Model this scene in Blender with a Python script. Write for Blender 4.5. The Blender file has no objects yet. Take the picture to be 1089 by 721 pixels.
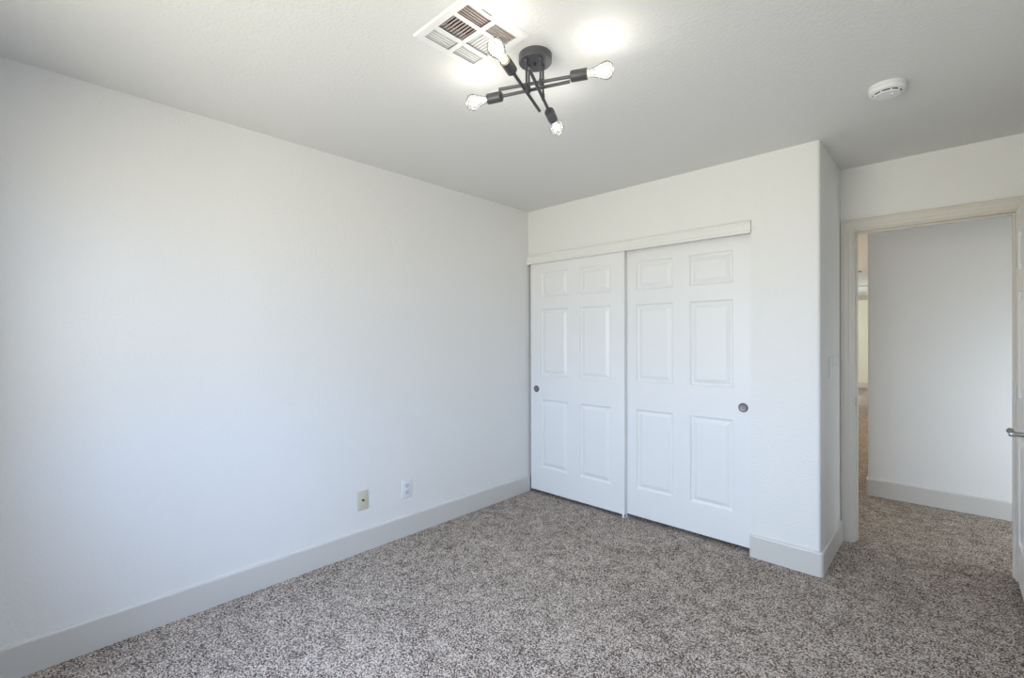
import bpy, bmesh, math, random
from mathutils import Vector, Matrix
random.seed(7)
SC = bpy.context.scene
COL = SC.collection

# ------------------------------------------------------------------ camera
cam_d = bpy.data.cameras.new('camera')
cam = bpy.data.objects.new('camera', cam_d); COL.objects.link(cam)
YAW, PIT, ROL = -0.7549, -0.0015, -0.0026
F = Vector((math.sin(YAW)*math.cos(PIT), math.cos(YAW)*math.cos(PIT), math.sin(PIT)))
R = Vector((math.cos(YAW), -math.sin(YAW), 0)); U = R.cross(F)
R2 = R*math.cos(ROL)+U*math.sin(ROL); U2 = U*math.cos(ROL)-R*math.sin(ROL)
M = Matrix(((R2.x, U2.x, -F.x), (R2.y, U2.y, -F.y), (R2.z, U2.z, -F.z))).to_4x4()
M.translation = Vector((2.6924, -3.0726, 1.3392))
cam.matrix_world = M
cam_d.sensor_fit = 'HORIZONTAL'; cam_d.sensor_width = 36
cam_d.lens = 495.1/1089*36; cam_d.shift_y = -0.00053
cam_d.clip_start = 0.02
SC.camera = cam

# ------------------------------------------------------------------ view
SC.view_settings.view_transform = 'Standard'; SC.view_settings.look = 'None'
SC.view_settings.gamma = 1; SC.view_settings.use_curve_mapping = False
SC.view_settings.exposure = 0.0

# ------------------------------------------------------------------ world: blue sky above, sunlit pale ground below
W = bpy.data.worlds.new('daylight'); SC.world = W; W.use_nodes = True
bg = W.node_tree.nodes['Background']
_n = W.node_tree.nodes; _l = W.node_tree.links
_tc = _n.new('ShaderNodeTexCoord'); _sp = _n.new('ShaderNodeSeparateXYZ'); _mr = _n.new('ShaderNodeMapRange'); _mx = _n.new('ShaderNodeMix')
_l.new(_tc.outputs['Generated'], _sp.inputs[0]); _l.new(_sp.outputs[2], _mr.inputs[0])
_mr.inputs[1].default_value = -0.04; _mr.inputs[2].default_value = 0.04
_mx.data_type = 'RGBA'; _l.new(_mr.outputs[0], _mx.inputs[0])
_mx.inputs[6].default_value = (0.785, 0.727, 0.619, 1)      # ground
_mx.inputs[7].default_value = (0.596, 0.747, 1.037, 1)      # sky
_l.new(_mx.outputs[2], bg.inputs[0]); bg.inputs[1].default_value = 8.0

def area(name, loc, rot, sx, sy, power, color, spread=180):
    d = bpy.data.lights.new(name, 'AREA'); d.shape = 'RECTANGLE'; d.size = sx; d.size_y = sy
    d.energy = power; d.color = color; d.spread = math.radians(spread)
    o = bpy.data.objects.new(name, d); o.location = loc; o.rotation_euler = [math.radians(v) for v in rot]; COL.objects.link(o); return o
def point(name, loc, power, color, r):
    d = bpy.data.lights.new(name, 'POINT'); d.energy = power; d.color = color; d.shadow_soft_size = r
    o = bpy.data.objects.new(name, d); o.location = loc; COL.objects.link(o); return o
WINX0, WINX1, WINZ0, WINZ1, REAR = 0.55, 2.45, 0.75, 2.10, -3.50      # window in the wall behind the camera
p = area('window_portal', ((WINX0+WINX1)/2, REAR-0.11, (WINZ0+WINZ1)/2), (90, 0, 0), WINX1-WINX0, WINZ1-WINZ0, 1, (1, 1, 1)); p.data.cycles.is_portal = True
# daylight entering through that window: steep blue sky light, and level bright light
area('window_skylight', (1.675, REAR-0.02, 1.5), (30, 0, 0), 1.55, 1.2, 23.5, (0.51, 0.67, 1.0), 120)
area('window_daylight', (1.825, REAR-0.02, 1.42), (80, 0, 0), 1.25, 1.35, 6.3, (0.99, 1.0, 0.845), 100)
# hallway: its own lamps, and an added blue fill at its windowless right end
point('hall_lamp', (-0.05, 4.6, 1.5), 56, (1.0, 0.83, 0.64), 0.12)
point('far_hall_lamp', (-0.05, 9.6, 1.5), 64, (0.93, 1.0, 0.98), 0.15)
area('hall_end_fill', (3.9, 1.3, 0.75), (90, 0, 62), 0.7, 0.9, 9.8, (0.86, 0.94, 1.0))
BULB_POWER = 0.70

# ------------------------------------------------------------------ materials
def mat(name, col, rough=0.5, metal=0.0, spec=0.5, bump=None, var=None):
    m = bpy.data.materials.new(name); m.use_nodes = True
    nt = m.node_tree; b = nt.nodes['Principled BSDF']
    b.inputs['Base Color'].default_value = (*col, 1); b.inputs['Roughness'].default_value = rough
    b.inputs['Metallic'].default_value = metal; b.inputs['Specular IOR Level'].default_value = spec
    tc = nt.nodes.new('ShaderNodeNewGeometry')
    if bump:
        sc, st, dist, det = bump
        n = nt.nodes.new('ShaderNodeTexNoise'); n.inputs['Scale'].default_value = sc; n.inputs['Detail'].default_value = det
        nt.links.new(tc.outputs['Position'], n.inputs['Vector'])
        bp = nt.nodes.new('ShaderNodeBump'); bp.inputs['Strength'].default_value = st; bp.inputs['Distance'].default_value = dist
        nt.links.new(n.outputs['Fac'], bp.inputs['Height']); nt.links.new(bp.outputs['Normal'], b.inputs['Normal'])
    if var:
        n = nt.nodes.new('ShaderNodeTexNoise'); n.inputs['Scale'].default_value = var[0]; n.inputs['Detail'].default_value = 4
        nt.links.new(tc.outputs['Position'], n.inputs['Vector'])
        mx = nt.nodes.new('ShaderNodeMix'); mx.data_type = 'RGBA'
        mx.inputs[6].default_value = (*[c*(1-var[1]) for c in col], 1); mx.inputs[7].default_value = (*[min(1, c*(1+var[1])) for c in col], 1)
        nt.links.new(n.outputs['Fac'], mx.inputs[0]); nt.links.new(mx.outputs[2], b.inputs['Base Color'])
    return m
M_wall = mat('wall_paint', (0.83, 0.83, 0.815), 0.55, spec=0.35, bump=(80, 0.4, 0.005, 2))
M_ceil = mat('ceiling_paint', (0.775, 0.775, 0.755), 0.6, spec=0.3, bump=(80, 0.4, 0.005, 2))
M_trim = mat('trim_enamel', (0.66, 0.645, 0.61), 0.35, spec=0.5, bump=(8, 0.05, 0.002, 1))
M_case = mat('casing_enamel', (0.68, 0.645, 0.58), 0.35, spec=0.5, bump=(8, 0.05, 0.002, 1))
M_door = mat('door_enamel', (0.84, 0.845, 0.84), 0.38, spec=0.5, bump=(120, 0.04, 0.001, 2))
M_white = mat('white_plastic', (0.82, 0.83, 0.84), 0.3, var=(30, 0.01))
M_ivory = mat('ivory_plastic', (0.64, 0.62, 0.49), 0.35, var=(30, 0.02))
M_vent = mat('vent_enamel', (0.83, 0.83, 0.82), 0.4, var=(20, 0.01))
M_duct = mat('dusty_duct', (0.10, 0.072, 0.060), 0.8, var=(60, 0.4))
M_dark = mat('dark_recess', (0.02, 0.02, 0.022), 0.7, var=(20, 0.1))
M_black = mat('matte_charcoal_metal', (0.10, 0.10, 0.108), 0.42, 0.5, bump=(300, 0.05, 0.0005, 2))
M_bronze = mat('dark_bronze', (0.09, 0.075, 0.08), 0.4, 0.7, var=(60, 0.15))
M_bronze2 = mat('dark_bronze_cup', (0.26, 0.225, 0.24), 0.45, 0.55, var=(60, 0.1))
M_nickel = mat('brushed_nickel', (0.42, 0.40, 0.38), 0.28, 1.0, var=(80, 0.1))
M_brass = mat('screw_shell', (0.75, 0.66, 0.30), 0.35, 0.8, var=(60, 0.1))
M_slate = mat('dark_slot', (0.20, 0.21, 0.23), 0.6, var=(20, 0.1))

def carpet():
    m = bpy.data.materials.new('frieze_carpet'); m.use_nodes = True
    nt = m.node_tree; L = nt.links; b = nt.nodes['Principled BSDF']
    b.inputs['Roughness'].default_value = 0.95; b.inputs['Specular IOR Level'].default_value = 0.1
    g = nt.nodes.new('ShaderNodeNewGeometry')
    def noise(s, d, r=0.6):
        n = nt.nodes.new('ShaderNodeTexNoise'); n.inputs['Scale'].default_value = s; n.inputs['Detail'].default_value = d
        n.inputs['Roughness'].default_value = r; L.new(g.outputs['Position'], n.inputs['Vector']); return n.outputs['Fac']
    def math_(op, a, c):
        n = nt.nodes.new('ShaderNodeMath'); n.operation = op
        for i, v in enumerate((a, c)):
            if isinstance(v, (int, float)): n.inputs[i].default_value = v
            else: L.new(v, n.inputs[i])
        return n.outputs[0]
    vo = nt.nodes.new('ShaderNodeTexVoronoi'); vo.inputs['Scale'].default_value = 190; L.new(g.outputs['Position'], vo.inputs['Vector'])
    sx = nt.nodes.new('ShaderNodeSeparateColor'); L.new(vo.outputs['Color'], sx.inputs[0])
    n0 = noise(150, 3, 0.75); n2 = noise(2.6, 3, 0.55); n3 = noise(13, 3, 0.6)
    n1 = math_('ADD', math_('MULTIPLY', n0, 0.80), math_('MULTIPLY', sx.outputs[0], 0.20))
    # fleck pattern, shifted by broad pile marks (footprints and vacuum strokes)
    s = math_('ADD', n1, math_('MULTIPLY', math_('SUBTRACT', n2, 0.5), 0.06))
    s = math_('ADD', s, math_('MULTIPLY', math_('SUBTRACT', n3, 0.5), 0.17))
    cr = nt.nodes.new('ShaderNodeValToRGB'); e = cr.color_ramp.elements
    e[0].position = 0.415; e[0].color = (0.062, 0.046, 0.037, 1)
    e[1].position = 0.59; e[1].color = (0.72, 0.625, 0.54, 1)
    x = e.new(0.50); x.color = (0.315, 0.263, 0.225, 1)
    L.new(s, cr.inputs[0]); L.new(cr.outputs[0], b.inputs['Base Color'])
    bp = nt.nodes.new('ShaderNodeBump'); bp.inputs['Strength'].default_value = 0.6; bp.inputs['Distance'].default_value = 0.008
    L.new(n1, bp.inputs['Height']); L.new(bp.outputs['Normal'], b.inputs['Normal'])
    return m
M_carpet = carpet()

def emis(name, col, s):
    m = bpy.data.materials.new(name); m.use_nodes = True; nt = m.node_tree
    b = nt.nodes['Principled BSDF']; b.inputs['Base Color'].default_value = (*col, 1)
    b.inputs['Emission Color'].default_value = (*col, 1); b.inputs['Emission Strength'].default_value = s
    return m
M_fil = emis('glowing_filament', (1.0, 0.95, 0.86), 14)
def glass(name, tint, base, haze=0):
    m = bpy.data.materials.new(name); m.use_nodes = True; nt = m.node_tree
    for n in list(nt.nodes): nt.nodes.remove(n)
    o = nt.nodes.new('ShaderNodeOutputMaterial'); mx = nt.nodes.new('ShaderNodeMixShader')
    t = nt.nodes.new('ShaderNodeBsdfTransparent'); t.inputs[0].default_value = (*tint, 1)
    gl = nt.nodes.new('ShaderNodeBsdfGlossy'); gl.inputs['Roughness'].default_value = 0.06
    if haze:
        tl = nt.nodes.new('ShaderNodeBsdfTranslucent'); m2 = nt.nodes.new('ShaderNodeMixShader'); m2.inputs[0].default_value = haze
        nt.links.new(t.outputs[0], m2.inputs[1]); nt.links.new(tl.outputs[0], m2.inputs[2]); t = m2
    lw = nt.nodes.new('ShaderNodeLayerWeight'); lw.inputs[0].default_value = base
    nt.links.new(lw.outputs['Fresnel'], mx.inputs[0]); nt.links.new(t.outputs[0], mx.inputs[1]); nt.links.new(gl.outputs[0], mx.inputs[2])
    nt.links.new(mx.outputs[0], o.inputs[0]); return m
M_bulb = glass('clear_bulb_glass', (0.985, 0.985, 0.98), 0.12, 0.035)
M_pane = glass('window_glass', (0.98, 0.99, 0.99), 0.12)

# ------------------------------------------------------------------ mesh helpers
def new(): return bmesh.new()
def box(bm, x0, x1, y0, y1, z0, z1, mtx=None):
    vs = [bm.verts.new((x, y, z)) for x in (x0, x1) for y in (y0, y1) for z in (z0, z1)]
    for f in ((0,1,3,2), (4,6,7,5), (0,4,5,1), (2,3,7,6), (0,2,6,4), (1,5,7,3)): bm.faces.new([vs[i] for i in f])
    if mtx is not None:
        for v in vs: v.co = mtx @ v.co
    return vs
def bevbox(bm, x0, x1, y0, y1, z0, z1, w, seg=2, mtx=None):
    t = new(); box(t, x0, x1, y0, y1, z0, z1)
    bmesh.ops.recalc_face_normals(t, faces=t.faces)
    bmesh.ops.bevel(t, geom=list(t.edges), offset=w, segments=seg, affect='EDGES', profile=0.5)
    me = bpy.data.meshes.new('tmp'); t.to_mesh(me); t.free()
    if mtx is not None: me.transform(mtx)
    bm.from_mesh(me); bpy.data.meshes.remove(me)
def frame_mtx(a, b, up=Vector((0, 0, 1))):
    z = (b-a).normalized()
    x = up.cross(z)
    if x.length < 1e-4: x = Vector((1, 0, 0)).cross(z)
    x.normalize(); y = z.cross(x)
    m = Matrix(((x.x, y.x, z.x), (x.y, y.y, z.y), (x.z, y.z, z.z))).to_4x4(); m.translation = a
    return m
def lathe(bm, prof, mtx=None, n=32, cap0=True, cap1=True):
    """prof: list of (r, z); revolved around local z."""
    rings = []
    for r, z in prof:
        if r < 1e-6: rings.append([bm.verts.new((0, 0, z))])
        else: rings.append([bm.verts.new((r*math.cos(2*math.pi*i/n), r*math.sin(2*math.pi*i/n), z)) for i in range(n)])
    for a, b in zip(rings, rings[1:]):
        for i in range(n):
            j = (i+1) % n
            if len(a) == 1 and len(b) == 1: continue
            if len(a) == 1: bm.faces.new((a[0], b[j], b[i]))
            elif len(b) == 1: bm.faces.new((a[i], a[j], b[0]))
            else: bm.faces.new((a[i], a[j], b[j], b[i]))
    if cap0 and len(rings[0]) > 1: bm.faces.new(rings[0][::-1])
    if cap1 and len(rings[-1]) > 1: bm.faces.new(rings[-1])
    if mtx is not None:
        for rg in rings:
            for v in rg: v.co = mtx @ v.co
def rod(bm, a, b, r, n=16, bev=0.0012):
    a = Vector(a); b = Vector(b); L = (b-a).length
    lathe(bm, [(0, 0), (r-bev, 0), (r, bev), (r, L-bev), (r-bev, L), (0, L)], frame_mtx(a, b), n)
def prism(bm, pts, z0, z1):
    lo = [bm.verts.new((x, y, z0)) for x, y in pts]; hi = [bm.verts.new((x, y, z1)) for x, y in pts]
    bm.faces.new(lo[::-1]); bm.faces.new(hi)
    for i in range(len(pts)):
        j = (i+1) % len(pts); bm.faces.new((lo[i], lo[j], hi[j], hi[i]))
def arc(cx, cy, r, a0, a1, n=6):
    return [(cx+r*math.cos(math.radians(a0+(a1-a0)*i/n)), cy+r*math.sin(math.radians(a0+(a1-a0)*i/n))) for i in range(n+1)]
def sweep(bm, rings, closed_prof=True):
    """rings: list of vertex-coordinate lists (same length), lofted; ends capped."""
    rv = [[bm.verts.new(p) for p in rg] for rg in rings]; n = len(rv[0])
    for a, b in zip(rv, rv[1:]):
        for i in range(n if closed_prof else n-1):
            j = (i+1) % n; bm.faces.new((a[i], a[j], b[j], b[i]))
    bm.faces.new(rv[0][::-1]); bm.faces.new(rv[-1])
def obj(name, bm, m, parent=None, smooth=True, ang=35):
    bmesh.ops.recalc_face_normals(bm, faces=bm.faces)
    me = bpy.data.meshes.new(name); bm.to_mesh(me); bm.free()
    me.materials.append(m)
    if smooth:
        me.shade_smooth(); me.set_sharp_from_angle(angle=math.radians(ang))
    o = bpy.data.objects.new(name, me); COL.objects.link(o)
    if parent is not None:
        o.parent = parent; bpy.context.view_layer.update()
        o.matrix_parent_inverse = parent.matrix_world.inverted()
    return o
def struct(name, bm, m, label=None, **k):
    o = obj(name, bm, m, **k); o['kind'] = 'structure'
    if label: o['label'] = label
    return o
def thing(name, loc, label, cat, group=None):
    o = bpy.data.objects.new(name, None); o.location = loc; o.empty_display_size = 0.05; COL.objects.link(o)
    o['label'] = label; o['category'] = cat
    if group: o['group'] = group
    return o

# ------------------------------------------------------------------ room shell
H = 2.44; BH = 0.137; BT = 0.015
X1 = 2.1645; D2 = 0.6626; OPEN = 1.806; WT = 0.115
XR = 3.085; HY = 1.874; HX = 2.183; FARY = 12.2
CASE_L, JL, JR, CASE_T, JT = 2.232, 2.241, 2.9545, 2.033, 2.023

bm = new(); box(bm, -2.2, 4.2, REAR-0.12, FARY+0.12, -0.10, 0.0)
struct('floor', bm, M_carpet, 'grey-brown flecked cut-pile carpet floor', smooth=False)

# ceiling with the register opening
VX0, VX1, VY0, VY1 = 1.272, 1.581, -2.087, -1.789
def ceiling_mesh():
    bm = new(); xs = [-2.2, VX0+0.025, VX1-0.025, 4.2]; ys = [REAR-0.12, VY0+0.025, VY1-0.025, FARY+0.12]
    for i in range(3):
        for j in range(3):
            if i == 1 and j == 1: continue
            box(bm, xs[i], xs[i+1], ys[j], ys[j+1], H, H+0.10)
    bmesh.ops.remove_doubles(bm, verts=bm.verts, dist=1e-5)
    return bm
struct('ceiling', ceiling_mesh(), M_ceil, 'pale painted textured ceiling', smooth=False)

bm = new(); box(bm, -0.12, 0.0, REAR-0.12, 0.75, 0, H)
struct('wall_left', bm, M_wall, 'long blank white wall on the left', smooth=False)

# closet front: header over the opening and pier with a rounded outer corner
bm = new()
box(bm, 0.0, OPEN, 0.0, WT, 2.035, H)
r = 0.018
prism(bm, [(OPEN, 0.0)] + arc(X1-r, r, r, -90, 0) + [(X1, WT), (OPEN, WT)], 0, H)
struct('wall_front', bm, M_wall, 'white wall around the closet opening')
bm = new(); box(bm, X1-WT, X1, WT, D2+WT, 0, H)
struct('wall_return', bm, M_wall, 'narrow shaded wall beside the doorway holding the switch', smooth=False)
bm = new(); box(bm, 0.0, X1-WT, 0.72, 0.778, 0, H)
struct('wall_closet', bm, M_wall, smooth=False)
bm = new()
box(bm, X1, JL-0.014, D2, D2+WT, 0, H); box(bm, JR+0.014, XR+0.12, D2, D2+WT, 0, H)
box(bm, JL-0.014, JR+0.014, D2, D2+WT, JT+0.014, H)
struct('wall_doorway', bm, M_wall, 'white wall above and around the open doorway', smooth=False)
bm = new(); box(bm, XR, XR+0.12, REAR-0.12, D2, 0, H)
struct('wall_right', bm, M_wall, smooth=False)
# rear wall with the window opening (behind the camera)
bm = new()
for a in ((0, WINX0, 0, H), (WINX1, XR, 0, H), (WINX0, WINX1, 0, WINZ0), (WINX0, WINX1, WINZ1, H)):
    box(bm, a[0], a[1], REAR-0.12, REAR, a[2], a[3])
struct('wall_rear', bm, M_wall, smooth=False)
bm = new()
for a in ((WINX0, WINX0+0.04, WINZ0, WINZ1), (WINX1-0.04, WINX1, WINZ0, WINZ1), (WINX0+0.04, WINX1-0.04, WINZ0, WINZ0+0.04),
          (WINX0+0.04, WINX1-0.04, WINZ1-0.04, WINZ1), ((WINX0+WINX1)/2-0.02, (WINX0+WINX1)/2+0.02, WINZ0+0.04, WINZ1-0.04)):
    box(bm, a[0], a[1], REAR-0.10, REAR-0.04, a[2], a[3])
win = struct('window_1', bm, M_trim, smooth=False)
bm = new(); box(bm, WINX0+0.04, WINX1-0.04, REAR-0.072, REAR-0.068, WINZ0+0.04, WINZ1-0.04)
obj('pane', bm, M_pane, win, smooth=False)

# hallway
bm = new(); rr = 0.02
prism(bm, arc(HX+rr, HY+rr, rr, 180, 270) + [(4.2, HY), (4.2, HY+WT), (HX+WT, HY+WT), (HX+WT, FARY), (HX, FARY)], 0, H)
struct('wall_hall', bm, M_wall, 'white hallway wall seen through the doorway')
bm = new(); box(bm, -2.2, 4.2, FARY, FARY+0.12, 0, H)
struct('wall_far', bm, mat('cream_wall_paint', (0.84, 0.80, 0.66), 0.6, bump=(95, 0.3, 0.003, 2)), 'pale cream wall at the far end of the hallway', smooth=False)
bm = new(); box(bm, -0.45, -0.33, 0.778, FARY, 0, H)
struct('wall_hall_side', bm, M_wall, smooth=False)
bm = new(); box(bm, 4.2, 4.32, D2, FARY, 0, H)
struct('wall_hall_end', bm, M_wall, smooth=False)
bm = new(); box(bm, XR+0.12, 4.2, D2, D2+WT, 0, H)
struct('wall_hall_near', bm, M_wall, smooth=False)
M_band = mat('tan_band', (0.50, 0.43, 0.36), 0.5, var=(10, 0.02))  # tan tone for the strip topping the far wall
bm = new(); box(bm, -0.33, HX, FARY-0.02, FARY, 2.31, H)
struct('trim_6', bm, M_band, 'tan band along the top of the far hallway wall', smooth=False)
bm = new(); box(bm, -0.33, HX, 9.2, 9.32, 2.405, H)
struct('trim_5', bm, M_ceil, 'shallow ceiling beam far along the hallway', smooth=False)
v = thing('ceiling_vent', (1.49, 6.545, H), 'small ceiling register far down the hallway, glimpsed past the doorway edge', 'vent')
bm = new(); bevbox(bm, 1.34, 1.645, 6.45, 6.64, H-0.012, H, 0.003); obj('frame', bm, M_vent, v)
bm = new()
for k in range(5): box(bm, 1.36, 1.625, 6.47+0.033*k, 6.488+0.033*k, H-0.016, H-0.0125)
obj('louver', bm, M_slate, v, smooth=False)

# ------------------------------------------------------------------ baseboards (swept along a plan path)
def base_path(name, pts, label=None, t=BT, h=BH, z0=-0.002):
    """pts: wall line in plan; the board stands to the right of the path direction."""
    prof = [(0, z0), (t, z0), (t, h-0.009), (t-0.002, h-0.004), (t-0.006, h), (0, h)]
    P = [Vector((*p, 0)) for p in pts]; rings = []
    for i, p in enumerate(P):
        ns = []
        if i > 0: d = (P[i]-P[i-1]).normalized(); ns.append(Vector((d.y, -d.x, 0)))
        if i < len(P)-1: d = (P[i+1]-P[i]).normalized(); ns.append(Vector((d.y, -d.x, 0)))
        n = sum(ns, Vector()).normalized(); k = 1/n.dot(ns[0])
        rings.append([p + n*(o*k) + Vector((0, 0, z)) for o, z in prof])
    bm = new(); sweep(bm, rings)
    return struct(name, bm, M_trim, label, ang=20)
base_path('baseboard_left', [(0, REAR+BT), (0, -0.0)], 'tall white baseboard along the long left wall')
base_path('baseboard_front', [(OPEN-0.004, 0)] + arc(X1-0.006, 0.006, 0.006, -90, 0, 4) + [(X1, D2)], 'tall baseboard wrapping the closet wall corner')
base_path('baseboard_hall', [(HX, FARY-0.02)] + arc(HX+0.012, HY+0.012, 0.012, 180, 270, 4) + [(4.2, HY)], 'tall baseboard along the hallway wall')
base_path('baseboard_far', [(-0.33, FARY), (HX-BT, FARY)], 'cream baseboard on the far hallway wall')
base_path('baseboard_right', [(XR, D2), (XR, REAR)])
base_path('baseboard_rear', [(XR-BT, REAR), (0, REAR)])

# ------------------------------------------------------------------ door lining, stop and casing
bm = new()
y0, y1 = D2-0.002, D2+WT+0.002
box(bm, JL-0.014, JL, y0, y1, 0, JT+0.014); box(bm, JR, JR+0.014, y0, y1, 0, JT+0.014); box(bm, JL, JR, y0, y1, JT, JT+0.014)
# stop
box(bm, JL, JL+0.009, y0+0.045, y1-0.038, 0, JT-0.009); box(bm, JR-0.009, JR, y0+0.045, y1-0.038, 0, JT-0.009); box(bm, JL, JR, y0+0.045, y1-0.038, JT-0.009, JT)
lin = struct('trim_3', bm, M_case, 'painted door lining of the open doorway', smooth=False)
bm = new(); bevbox(bm, JL-0.001, JL+0.0015, D2+0.008, D2+0.035, 0.885, 0.945, 0.0007)
box(bm, JL+0.0012, JL+0.002, D2+0.016, D2+0.028, 0.903, 0.927)
sp = obj('strike_plate', bm, M_nickel, lin); sp['label'] = 'nickel strike plate'
def casing(name, sgn, yf, label=None):
    xr_in = JR+0.009
    prof = [(0, 0), (0, 0.007), (0.003, 0.0095), (0.020, 0.0105), (0.024, 0.013), (0.046, 0.0145), (0.051, 0.0175), (0.062, 0.0175), (0.067, 0.013), (0.067, 0)]
    rings = []
    for px, pz in ((-1, 0), (-1, 1), (1, 1), (1, 0)):
        rg = []
        for o, t in prof:
            x = CASE_L-o if px < 0 else xr_in+o
            z = CASE_T+o if pz else -0.001
            rg.append(Vector((x, yf+sgn*t, z)))
        rings.append(rg)
    bm = new(); sweep(bm, rings)
    return struct(name, bm, M_case, label, ang=25)
casing('trim_2', -1, D2, 'moulded cream casing around the open doorway')
casing('trim_4', 1, D2+WT)

# ------------------------------------------------------------------ six-panel doors
def door_face(bm, w, h, panels, y, s):
    """front face in local x,z at depth y; s=-1 faces -y, +1 faces +y"""
    xs = sorted({0, w, *[p[0] for p in panels], *[p[1] for p in panels]})
    zs = sorted({0, h, *[p[2] for p in panels], *[p[3] for p in panels]})
    for i in range(len(xs)-1):
        for j in range(len(zs)-1):
            cx, cz = (xs[i]+xs[i+1])/2, (zs[j]+zs[j+1])/2
            if any(p[0] < cx < p[1] and p[2] < cz < p[3] for p in panels): continue
            bm.faces.new([bm.verts.new(q) for q in ((xs[i], y, zs[j]), (xs[i+1], y, zs[j]), (xs[i+1], y, zs[j+1]), (xs[i], y, zs[j+1]))])
    for a, b, c, d in panels:
        prev = None
        for ins, dep in ((0, 0), (0.002, 0.004), (0.008, 0.0105), (0.013, 0.0125), (0.019, 0.0125), (0.024, 0.010), (0.042, 0.003), (0.045, 0.002)):
            ring = [bm.verts.new(q) for q in ((a+ins, y-s*dep, c+ins), (b-ins, y-s*dep, c+ins), (b-ins, y-s*dep, d-ins), (a+ins, y-s*dep, d-ins))]
            if prev:
                for i in range(4): bm.faces.new((prev[i], prev[(i+1) % 4], ring[(i+1) % 4], ring[i]))
            prev = ring
        bm.faces.new(prev)
def door_slab(w, h, t, panels):
    """local: x 0..w, y 0..t (front at 0), z 0..h"""
    bm = new()
    door_face(bm, w, h, panels, 0, -1); door_face(bm, w, h, panels, t, 1)
    for q in (((0,0,0),(0,t,0),(0,t,h),(0,0,h)), ((w,0,0),(w,t,0),(w,t,h),(w,0,h)), ((0,0,0),(w,0,0),(w,t,0),(0,t,0)), ((0,0,h),(w,0,h),(w,t,h),(0,t,h))):
        bm.faces.new([bm.verts.new(p) for p in q])
    bmesh.ops.remove_doubles(bm, verts=bm.verts, dist=1e-5)
    return bm
def six(w, st, mul, rows):
    pw = (w-2*st-mul)/2
    return [(x, x+pw, a, b) for a, b in rows for x in (st, st+pw+mul)]
DB = 0.026; DT = 2.015
rows = [(0.228-DB, 0.812-DB), (1.016-DB, 1.581-DB), (1.687-DB, 1.894-DB)]
def pull(parent, c):
    m = Matrix.Translation(c) @ Matrix.Rotation(math.radians(90), 4, 'X')   # local z -> -y
    bm = new(); R0 = 0.0285
    lathe(bm, [(R0, 0.0), (R0, 0.0015), (R0-0.0015, 0.003), (R0-0.0045, 0.003), (R0-0.006, 0.0018), (R0-0.006, 0.0003), (R0-0.006, 0.0)], m, 36, False, False)
    ring = obj('flush_pull', bm, M_bronze, parent)
    bm = new(); lathe(bm, [(0, 0.0006), (0.012, 0.0006), (0.019, 0.0011), (R0-0.0058, 0.0018)], m, 36, False, False)
    cup = obj('cup', bm, M_bronze2, ring)
def closet_door(x0, yf, w, pull_x, label):
    t = thing('sliding_closet_door', (x0+w/2, yf+0.017, 0.0), label, 'door')
    bm = door_slab(w, DT-DB, 0.034, six(w, 0.115, 0.118, rows)); bmesh.ops.translate(bm, verts=bm.verts, vec=(x0, yf, DB))
    obj('panel', bm, M_door, t, ang=12)
    pull(t, Vector((pull_x, yf, 0.897)))
    return t
dl = closet_door(0.022, 0.006, 0.914, 0.086, 'white six-panel sliding closet door on the left, overlapping in front of the other')
dr = closet_door(0.899, 0.046, 0.904, 1.748, 'white six-panel sliding closet door on the right, set back behind the other')
g = thing('floor_guide', (0.93, 0.02, 0), 'small white plastic guide on the carpet where the closet doors overlap', 'door guide')
bm = new(); bevbox(bm, 0.922, 0.938, -0.004, 0.004, 0, 0.032, 0.0015); bevbox(bm, 0.922, 0.938, 0.0405, 0.0455, 0, 0.032, 0.001); bevbox(bm, 0.922, 0.938, -0.004, 0.09, 0, 0.005, 0.0015)
obj('guide_body', bm, M_white, g)
# track fascia
bm = new()
prof = [(-0.001, 1.975), (-0.020, 1.975), (-0.0215, 1.978), (-0.0215, 1.990), (-0.017, 1.994), (-0.016, 2.030), (-0.019, 2.036), (-0.0215, 2.040), (-0.0215, 2.045), (-0.012, 2.055), (-0.001, 2.055)]
sweep(bm, [[Vector((x, y, z)) for y, z in prof] for x in (0.0005, 1.808)])
struct('trim_1', bm, mat('fascia_enamel', (0.82, 0.82, 0.80), 0.4, var=(5, 0.01)), 'white track fascia board across the top of the closet doors', ang=25)
bm = new(); box(bm, 0.0, OPEN, 0.003, 0.095, 2.018, 2.034)
struct('trim_7', bm, M_nickel, smooth=False)

# ------------------------------------------------------------------ the open bedroom door (swung into the room against the right)
dw = 0.705; XF = 2.957
d1 = thing('door_1', (XF+0.0175, D2, 0), 'white six-panel bedroom door standing open at the right edge', 'door')
d1['kind'] = 'structure'
bm = door_slab(dw, 1.99, 0.035, six(dw, 0.095, 0.095, [(0.21, 0.78), (0.985, 1.55), (1.66, 1.87)]))
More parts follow.
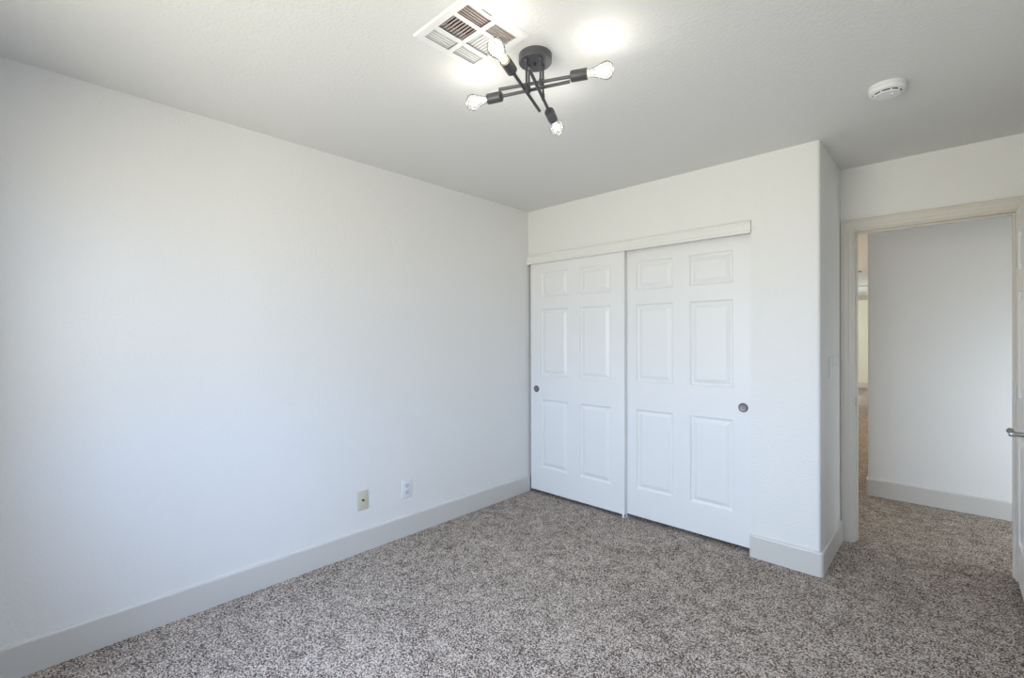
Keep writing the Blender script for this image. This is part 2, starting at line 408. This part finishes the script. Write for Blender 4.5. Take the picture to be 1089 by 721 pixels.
# local x -> world -y (from hinge to free edge), local y(thickness) -> world +x
m = Matrix(((0, 1, 0, XF), (-1, 0, 0, D2-0.006), (0, 0, 1, 0.028), (0, 0, 0, 1)))
bmesh.ops.transform(bm, matrix=m, verts=bm.verts)
obj('door_panel', bm, M_door, d1, ang=12)
hy = 0.0
for sgn, xf in ((-1, XF), (1, XF+0.035)):
    bm = new()
    a = Vector((xf, hy, 0.90)); n = Vector((sgn, 0, 0))
    lathe(bm, [(0, 0), (0.031, 0), (0.032, 0.003), (0.029, 0.007), (0.014, 0.010), (0.011, 0.018), (0.011, 0.048), (0.013, 0.055), (0.0125, 0.068), (0.010, 0.072), (0, 0.072)], frame_mtx(a, a+n), 28)
    c = a+n*0.061
    lathe(bm, [(0, -0.012), (0.009, -0.012), (0.011, 0.0), (0.0085, 0.02), (0.0075, 0.06), (0.0085, 0.082), (0.0125, 0.086), (0.0135, 0.095), (0.012, 0.105), (0.006, 0.112), (0.004, 0.117), (0, 0.119)], frame_mtx(c, c+Vector((0, 1, 0))), 24)
    h = obj('lever_handle', bm, M_nickel, d1); h['label'] = 'brushed nickel lever handle'
for z in (0.25, 1.02, 1.76):
    bm = new(); rod(bm, (XF-0.004, D2-0.003, z-0.045), (XF-0.004, D2-0.003, z+0.045), 0.0045, 12)
    obj('hinge', bm, M_trim, d1)

# ------------------------------------------------------------------ wall plates on the left wall
def plate(bm, w, h, t):
    bevbox(bm, 0, t, -w/2, w/2, -h/2, h/2, 0.0025, 3)
o = thing('wall_outlet', (0, -1.262, 0.316), 'white duplex power outlet low on the long left wall, nearer the closet', 'outlet')
T = Matrix.Translation((0.0, -1.262, 0.316))
bm = new(); plate(bm, 0.076, 0.122, 0.006); bm.transform(T); obj('cover_plate', bm, M_white, o)
for dz in (0.0225, -0.0225):
    bm = new(); pts = []
    for i in range(28):
        a = 2*math.pi*i/28; pts.append((max(-0.0135, min(0.0135, 0.0172*math.cos(a)))*1.0, 0.0172*math.sin(a)))
    f0 = [bm.verts.new((0.0055, p[1]*1.0, p[0]+dz)) for p in pts]; f1 = [bm.verts.new((0.0078, p[1]*0.96, p[0]*0.96+dz)) for p in pts]
    bm.faces.new(f1)
    for i in range(28): bm.faces.new((f0[i], f0[(i+1) % 28], f1[(i+1) % 28], f1[i]))
    bm.transform(T); rc = obj('receptacle', bm, mat('receptacle_plastic', (0.62, 0.66, 0.72), 0.4, var=(30, 0.01)) if dz > 0 else bpy.data.materials['receptacle_plastic'], o)
    bm = new()
    box(bm, 0.0075, 0.0082, -0.0085, -0.0060, dz-0.001, dz+0.009); box(bm, 0.0075, 0.0082, 0.0055, 0.0080, dz-0.001, dz+0.008)
    lathe(bm, [(0, 0), (0.0032, 0), (0.0032, 0.0007), (0, 0.0007)], Matrix.Translation((0.0075, 0, dz-0.008)) @ Matrix.Rotation(math.radians(90), 4, 'Y'), 14)
    bm.transform(T); obj('slot', bm, M_slate, rc, smooth=False)
bm = new(); lathe(bm, [(0.0035, 0), (0.0035, 0.001), (0.002, 0.0018), (0, 0.002)], T @ Matrix.Translation((0.0058, 0, 0)) @ Matrix.Rotation(math.radians(90), 4, 'Y'), 14); obj('screw', bm, M_white, o)

o = thing('cable_wall_plate', (0, -1.587, 0.322), 'ivory cable jack plate low on the long left wall, left of the outlet', 'wall plate')
T = Matrix.Translation((0.0, -1.587, 0.322))
bm = new(); plate(bm, 0.074, 0.120, 0.006); bm.transform(T); obj('cover_plate', bm, M_ivory, o)
bm = new(); RY = Matrix.Rotation(math.radians(90), 4, 'Y')
lathe(bm, [(0.0075, 0), (0.0075, 0.002), (0.0052, 0.0022), (0.0052, 0.010), (0.0035, 0.010), (0.0035, 0.003), (0, 0.003)], T @ Matrix.Translation((0.0058, 0, 0)) @ RY, 6)
j = obj('coaxial_jack', bm, M_bronze, o); j['label'] = 'dark threaded jack'
for dz in (0.042, -0.042):
    bm = new(); lathe(bm, [(0.0033, 0), (0.0033, 0.0008), (0.002, 0.0014), (0, 0.0016)], T @ Matrix.Translation((0.0058, 0, dz)) @ RY, 14); obj('screw', bm, M_ivory, o)

# light switch on the return wall (faces +x)
sy = 0.335
o = thing('light_switch', (X1, sy, 1.158), 'white two-gang toggle light switch on the narrow wall beside the doorway', 'light switch')
T = Matrix.Translation((X1, sy, 1.158))
bm = new(); plate(bm, 0.122, 0.122, 0.007); bm.transform(T); obj('cover_plate', bm, M_white, o)
for dy in (-0.023, 0.023):
    bm = new(); bevbox(bm, 0.005, 0.0215, -0.0045, 0.0045, -0.006, 0.006, 0.0018, 2, T @ Matrix.Translation((0, dy, 0.006)) @ Matrix.Rotation(math.radians(-22), 4, 'Y')); obj('toggle', bm, M_white, o)
    for dz in (0.030, -0.030):
        bm = new(); lathe(bm, [(0.0033, 0), (0.0033, 0.0008), (0.002, 0.0014), (0, 0.0016)], T @ Matrix.Translation((0.0068, dy, dz)) @ RY, 14)
        obj('screw', bm, M_white, o)

# ------------------------------------------------------------------ ceiling register
v = thing('ceiling_vent', ((VX0+VX1)/2, (VY0+VY1)/2, H), 'large white multi-way air register in the ceiling behind the light fixture', 'vent')
CX = [(1.305, 1.364), (1.383, 1.467), (1.485, 1.542)]; CY = [(-2.056, -1.946), (-1.927, -1.818)]
bm = new(); zt = H-0.007
xs = [VX0+0.006, *[a for c in CX for a in c], VX1-0.006]; ys = [VY0+0.006, *[a for c in CY for a in c], VY1-0.006]
for i in range(7):
    for j_ in range(5):
        if i % 2 == 1 and j_ % 2 == 1: continue
        box(bm, xs[i], xs[i+1], ys[j_], ys[j_+1], zt, zt+0.002)
bmesh.ops.remove_doubles(bm, verts=bm.verts, dist=1e-5)
doubles = [f for f in bm.faces if False]
# sloped rim from the face plate up to the ceiling
lo = [(xs[0], ys[0]), (xs[-1], ys[0]), (xs[-1], ys[-1]), (xs[0], ys[-1])]; hi = [(VX0, VY0), (VX1, VY0), (VX1, VY1), (VX0, VY1)]
rl = [bm.verts.new((*p, zt)) for p in lo]; rh = [bm.verts.new((*p, H-0.0005)) for p in hi]; rk = [bm.verts.new((*p, H-0.0005)) for p in lo]
for i in range(4):
    j_ = (i+1) % 4; bm.faces.new((rl[i], rl[j_], rh[j_], rh[i])); bm.faces.new((rh[i], rh[j_], rk[j_], rk[i]))
obj('frame', bm, M_vent, v, smooth=False)
def louvers(cx, cy, along, n, tilt, w, m_):
    bm = new(); (a0, a1), (b0, b1) = cx, cy
    for k in range(n+1):
        f = k/n
        if along == 'y':
            x = a0+(a1-a0)*f; t = Matrix.Translation((x, (b0+b1)/2, H+0.001)) @ Matrix.Rotation(math.radians(tilt), 4, 'Y')
            box(bm, -w/2, w/2, -(b1-b0)/2, (b1-b0)/2, -0.0006, 0.0006, t)
        else:
            y = b0+(b1-b0)*f; t = Matrix.Translation(((a0+a1)/2, y, H+0.001)) @ Matrix.Rotation(math.radians(tilt), 4, 'X')
            box(bm, -(a1-a0)/2, (a1-a0)/2, -w/2, w/2, -0.0006, 0.0006, t)
    obj('louver_bank', bm, m_, v, smooth=False)
M_dust = mat('dusty_louver_enamel', (0.46, 0.39, 0.36), 0.7, var=(90, 0.25))
louvers(CX[0], CY[0], 'y', 5, -25, 0.0060, M_vent); louvers(CX[0], CY[1], 'y', 5, -25, 0.0060, M_vent)
louvers(CX[2], CY[0], 'y', 5, 20, 0.0105, M_dust); louvers(CX[2], CY[1], 'y', 5, 20, 0.0105, M_dust)
louvers(CX[1], CY[0], 'x', 8, 20, 0.0105, M_dust); louvers(CX[1], CY[1], 'x', 8, -25, 0.0074, M_vent)
bm = new()   # dusty duct boot above the opening, with turning vanes
a = (VX0+0.0245, VX1-0.0245, VY0+0.0245, VY1-0.0245)
for q in ((a[0]-0.002, a[0], a[2], a[3]), (a[1], a[1]+0.002, a[2], a[3]), (a[0], a[1], a[2]-0.002, a[2]), (a[0], a[1], a[3], a[3]+0.002)):
    box(bm, q[0], q[1], q[2], q[3], H+0.002, H+0.16)
box(bm, a[0], a[1], a[2], a[3], H+0.16, H+0.164)
obj('duct_boot', bm, M_duct, v, smooth=False)
for p in ((1.288, -1.938), (1.566, -1.938), (1.298, -2.068), (1.556, -1.806)):
    bm = new(); lathe(bm, [(0.0042, 0), (0.0042, 0.001), (0.0025, 0.002), (0, 0.0022)], Matrix.Translation((*p, zt)) @ Matrix.Rotation(math.pi, 4, 'X'), 14)
    obj('screw', bm, M_vent, v)
bm = new(); bevbox(bm, 1.556, 1.562, -2.010, -1.965, H-0.0085, H-0.0065, 0.0006); obj('damper_slot', bm, M_slate, v)

# ------------------------------------------------------------------ smoke detector
o = thing('smoke_detector', (2.492, -0.452, H), 'round white smoke detector on the ceiling near the doorway', 'smoke detector')
T = Matrix.Translation((2.492, -0.452, H)) @ Matrix.Rotation(math.pi, 4, 'X')
bm = new(); lathe(bm, [(0.067, 0), (0.067, 0.009), (0.065, 0.011), (0, 0.011)], T, 48); obj('base', bm, M_white, o)
bm = new(); lathe(bm, [(0.062, 0.010), (0.0655, 0.012), (0.0655, 0.022), (0.063, 0.029), (0.057, 0.033), (0.050, 0.033), (0.050, 0.020)], T, 48, False, False); obj('cover', bm, M_white, o)
bm = new(); lathe(bm, [(0.048, 0.020), (0.048, 0.0325), (0, 0.0325)], T, 48, False, False); obj('smoke_chamber', bm, M_dark, o)
bm = new(); lathe(bm, [(0.047, 0.036), (0.049, 0.0385), (0.046, 0.042), (0.030, 0.0445), (0, 0.0455)], T, 48)
for k in range(9):
    a = math.radians(40*k+69); box(bm, 0.0455, 0.0515, -0.0022, 0.0022, 0.030, 0.0385, T @ Matrix.Rotation(a, 4, 'Z'))
obj('vented_cap', bm, M_white, o)
bm = new(); lathe(bm, [(0.007, 0.0445), (0.007, 0.047), (0.005, 0.048), (0, 0.048)], T @ Matrix.Translation((0.018, 0.008, 0)), 20); obj('test_button', bm, M_white, o)

# ------------------------------------------------------------------ ceiling light: four bars, four clear bulbs
C0 = Vector((1.516, -1.686, H))
L_ = thing('ceiling_light', C0, 'charcoal four-arm ceiling light with crossed bars and clear bulbs', 'ceiling light')
bm = new(); lathe(bm, [(0.062, 0.0), (0.0645, 0.002), (0.0645, 0.028), (0.062, 0.031), (0, 0.031)], Matrix.Translation(C0) @ Matrix.Rotation(math.pi, 4, 'X'), 56); obj('canopy', bm, M_black, L_)
zc = H-0.031
bm = new(); lathe(bm, [(0.0055, 0), (0.0055, 0.006), (0.0035, 0.009), (0, 0.009)], Matrix.Translation((C0.x-0.001, C0.y-0.001, zc)) @ Matrix.Rotation(math.pi, 4, 'X'), 16); obj('canopy_nut', bm, M_dark, L_)
stems = [((1.507, -1.728), 2.296), ((1.553, -1.699), 2.318), ((1.524, -1.648), 2.290), ((1.485, -1.688), 2.318)]
for (x, y), zb in stems:
    bm = new(); rod(bm, (x, y, zc+0.001), (x, y, zb), 0.0042, 14)
    lathe(bm, [(0.0075, 0), (0.0075, 0.005), (0.005, 0.009), (0, 0.009)], Matrix.Translation((x, y, zc)) @ Matrix.Rotation(math.pi, 4, 'X'), 14)
    lathe(bm, [(0, -0.014), (0.0058, -0.014), (0.0065, -0.010), (0.0065, 0.010), (0, 0.010)], Matrix.Translation((x, y, zb)), 14)
    obj('stem', bm, M_black, L_)
# (free end, bulb tip)
arms = [((1.396, -1.767, 2.319), (1.801, -1.578, 2.319)),
        ((1.634, -1.620, 2.319), (1.220, -1.780, 2.319)),
        ((1.452, -1.583, 2.280), (1.586, -1.990, 2.322)),
        ((1.592, -1.810, 2.305), (1.415, -1.408, 2.265))]
def bulb_profile():
    # local z measured from the socket mouth to the tip
    pr = [(0.0125, -0.004), (0.0130, 0.004), (0.0150, 0.016), (0.0185, 0.030), (0.0240, 0.044), (0.0290, 0.058), (0.0312, 0.070)]
    for k in range(1, 10):
        a = math.radians(10*k); pr.append((0.0312*math.cos(a), 0.070+0.0275*math.sin(a)))
    return pr[:-1] + [(0, 0.0975)]
for a, b in arms:
    a = Vector(a); b = Vector(b); d = (b-a).normalized()
    mouth = b-d*0.0975; sk0 = mouth-d*0.062
    bm = new(); rod(bm, a, sk0+d*0.004, 0.0062, 16)
    arm = obj('arm', bm, M_black, L_)
    m = frame_mtx(sk0, sk0+d)
    bm = new(); lathe(bm, [(0, 0), (0.0175, 0), (0.0205, 0.003), (0.0205, 0.060), (0.0200, 0.062), (0.0175, 0.062), (0.0170, 0.045), (0, 0.045)], m, 32)
    obj('socket', bm, M_black, arm)
    # bulb
    mb = frame_mtx(mouth, mouth+d)
    bm = new(); lathe(bm, bulb_profile(), mb, 32, False, False)
    bu = obj('bulb', bm, M_bulb, L_, ang=180); bu['label'] = 'clear glass bulb, lit'
    bm = new(); lathe(bm, [(0.0165, -0.014), (0.0165, -0.004), (0.0150, 0.000), (0.0135, 0.003), (0, 0.003)], mb, 24); obj('screw_base', bm, M_brass, bu)
    bm = new()
    lathe(bm, [(0.0045, 0.003), (0.0035, 0.020), (0.0015, 0.030), (0, 0.031)], mb, 12)
    for k in range(4):
        q = math.radians(90*k+45); r0 = 0.0035; r1 = 0.0125
        p0 = mb @ Vector((r0*math.cos(q), r0*math.sin(q), 0.030)); p1 = mb @ Vector((r1*math.cos(q), r1*math.sin(q), 0.078))
        rod(bm, p0, p1, 0.0017, 8, 0.0004)
    obj('filament', bm, M_fil, bu)
    c = mouth+d*0.056
    lp = point('bulb_light', c, BULB_POWER, (1.0, 0.96, 0.88), 0.018)
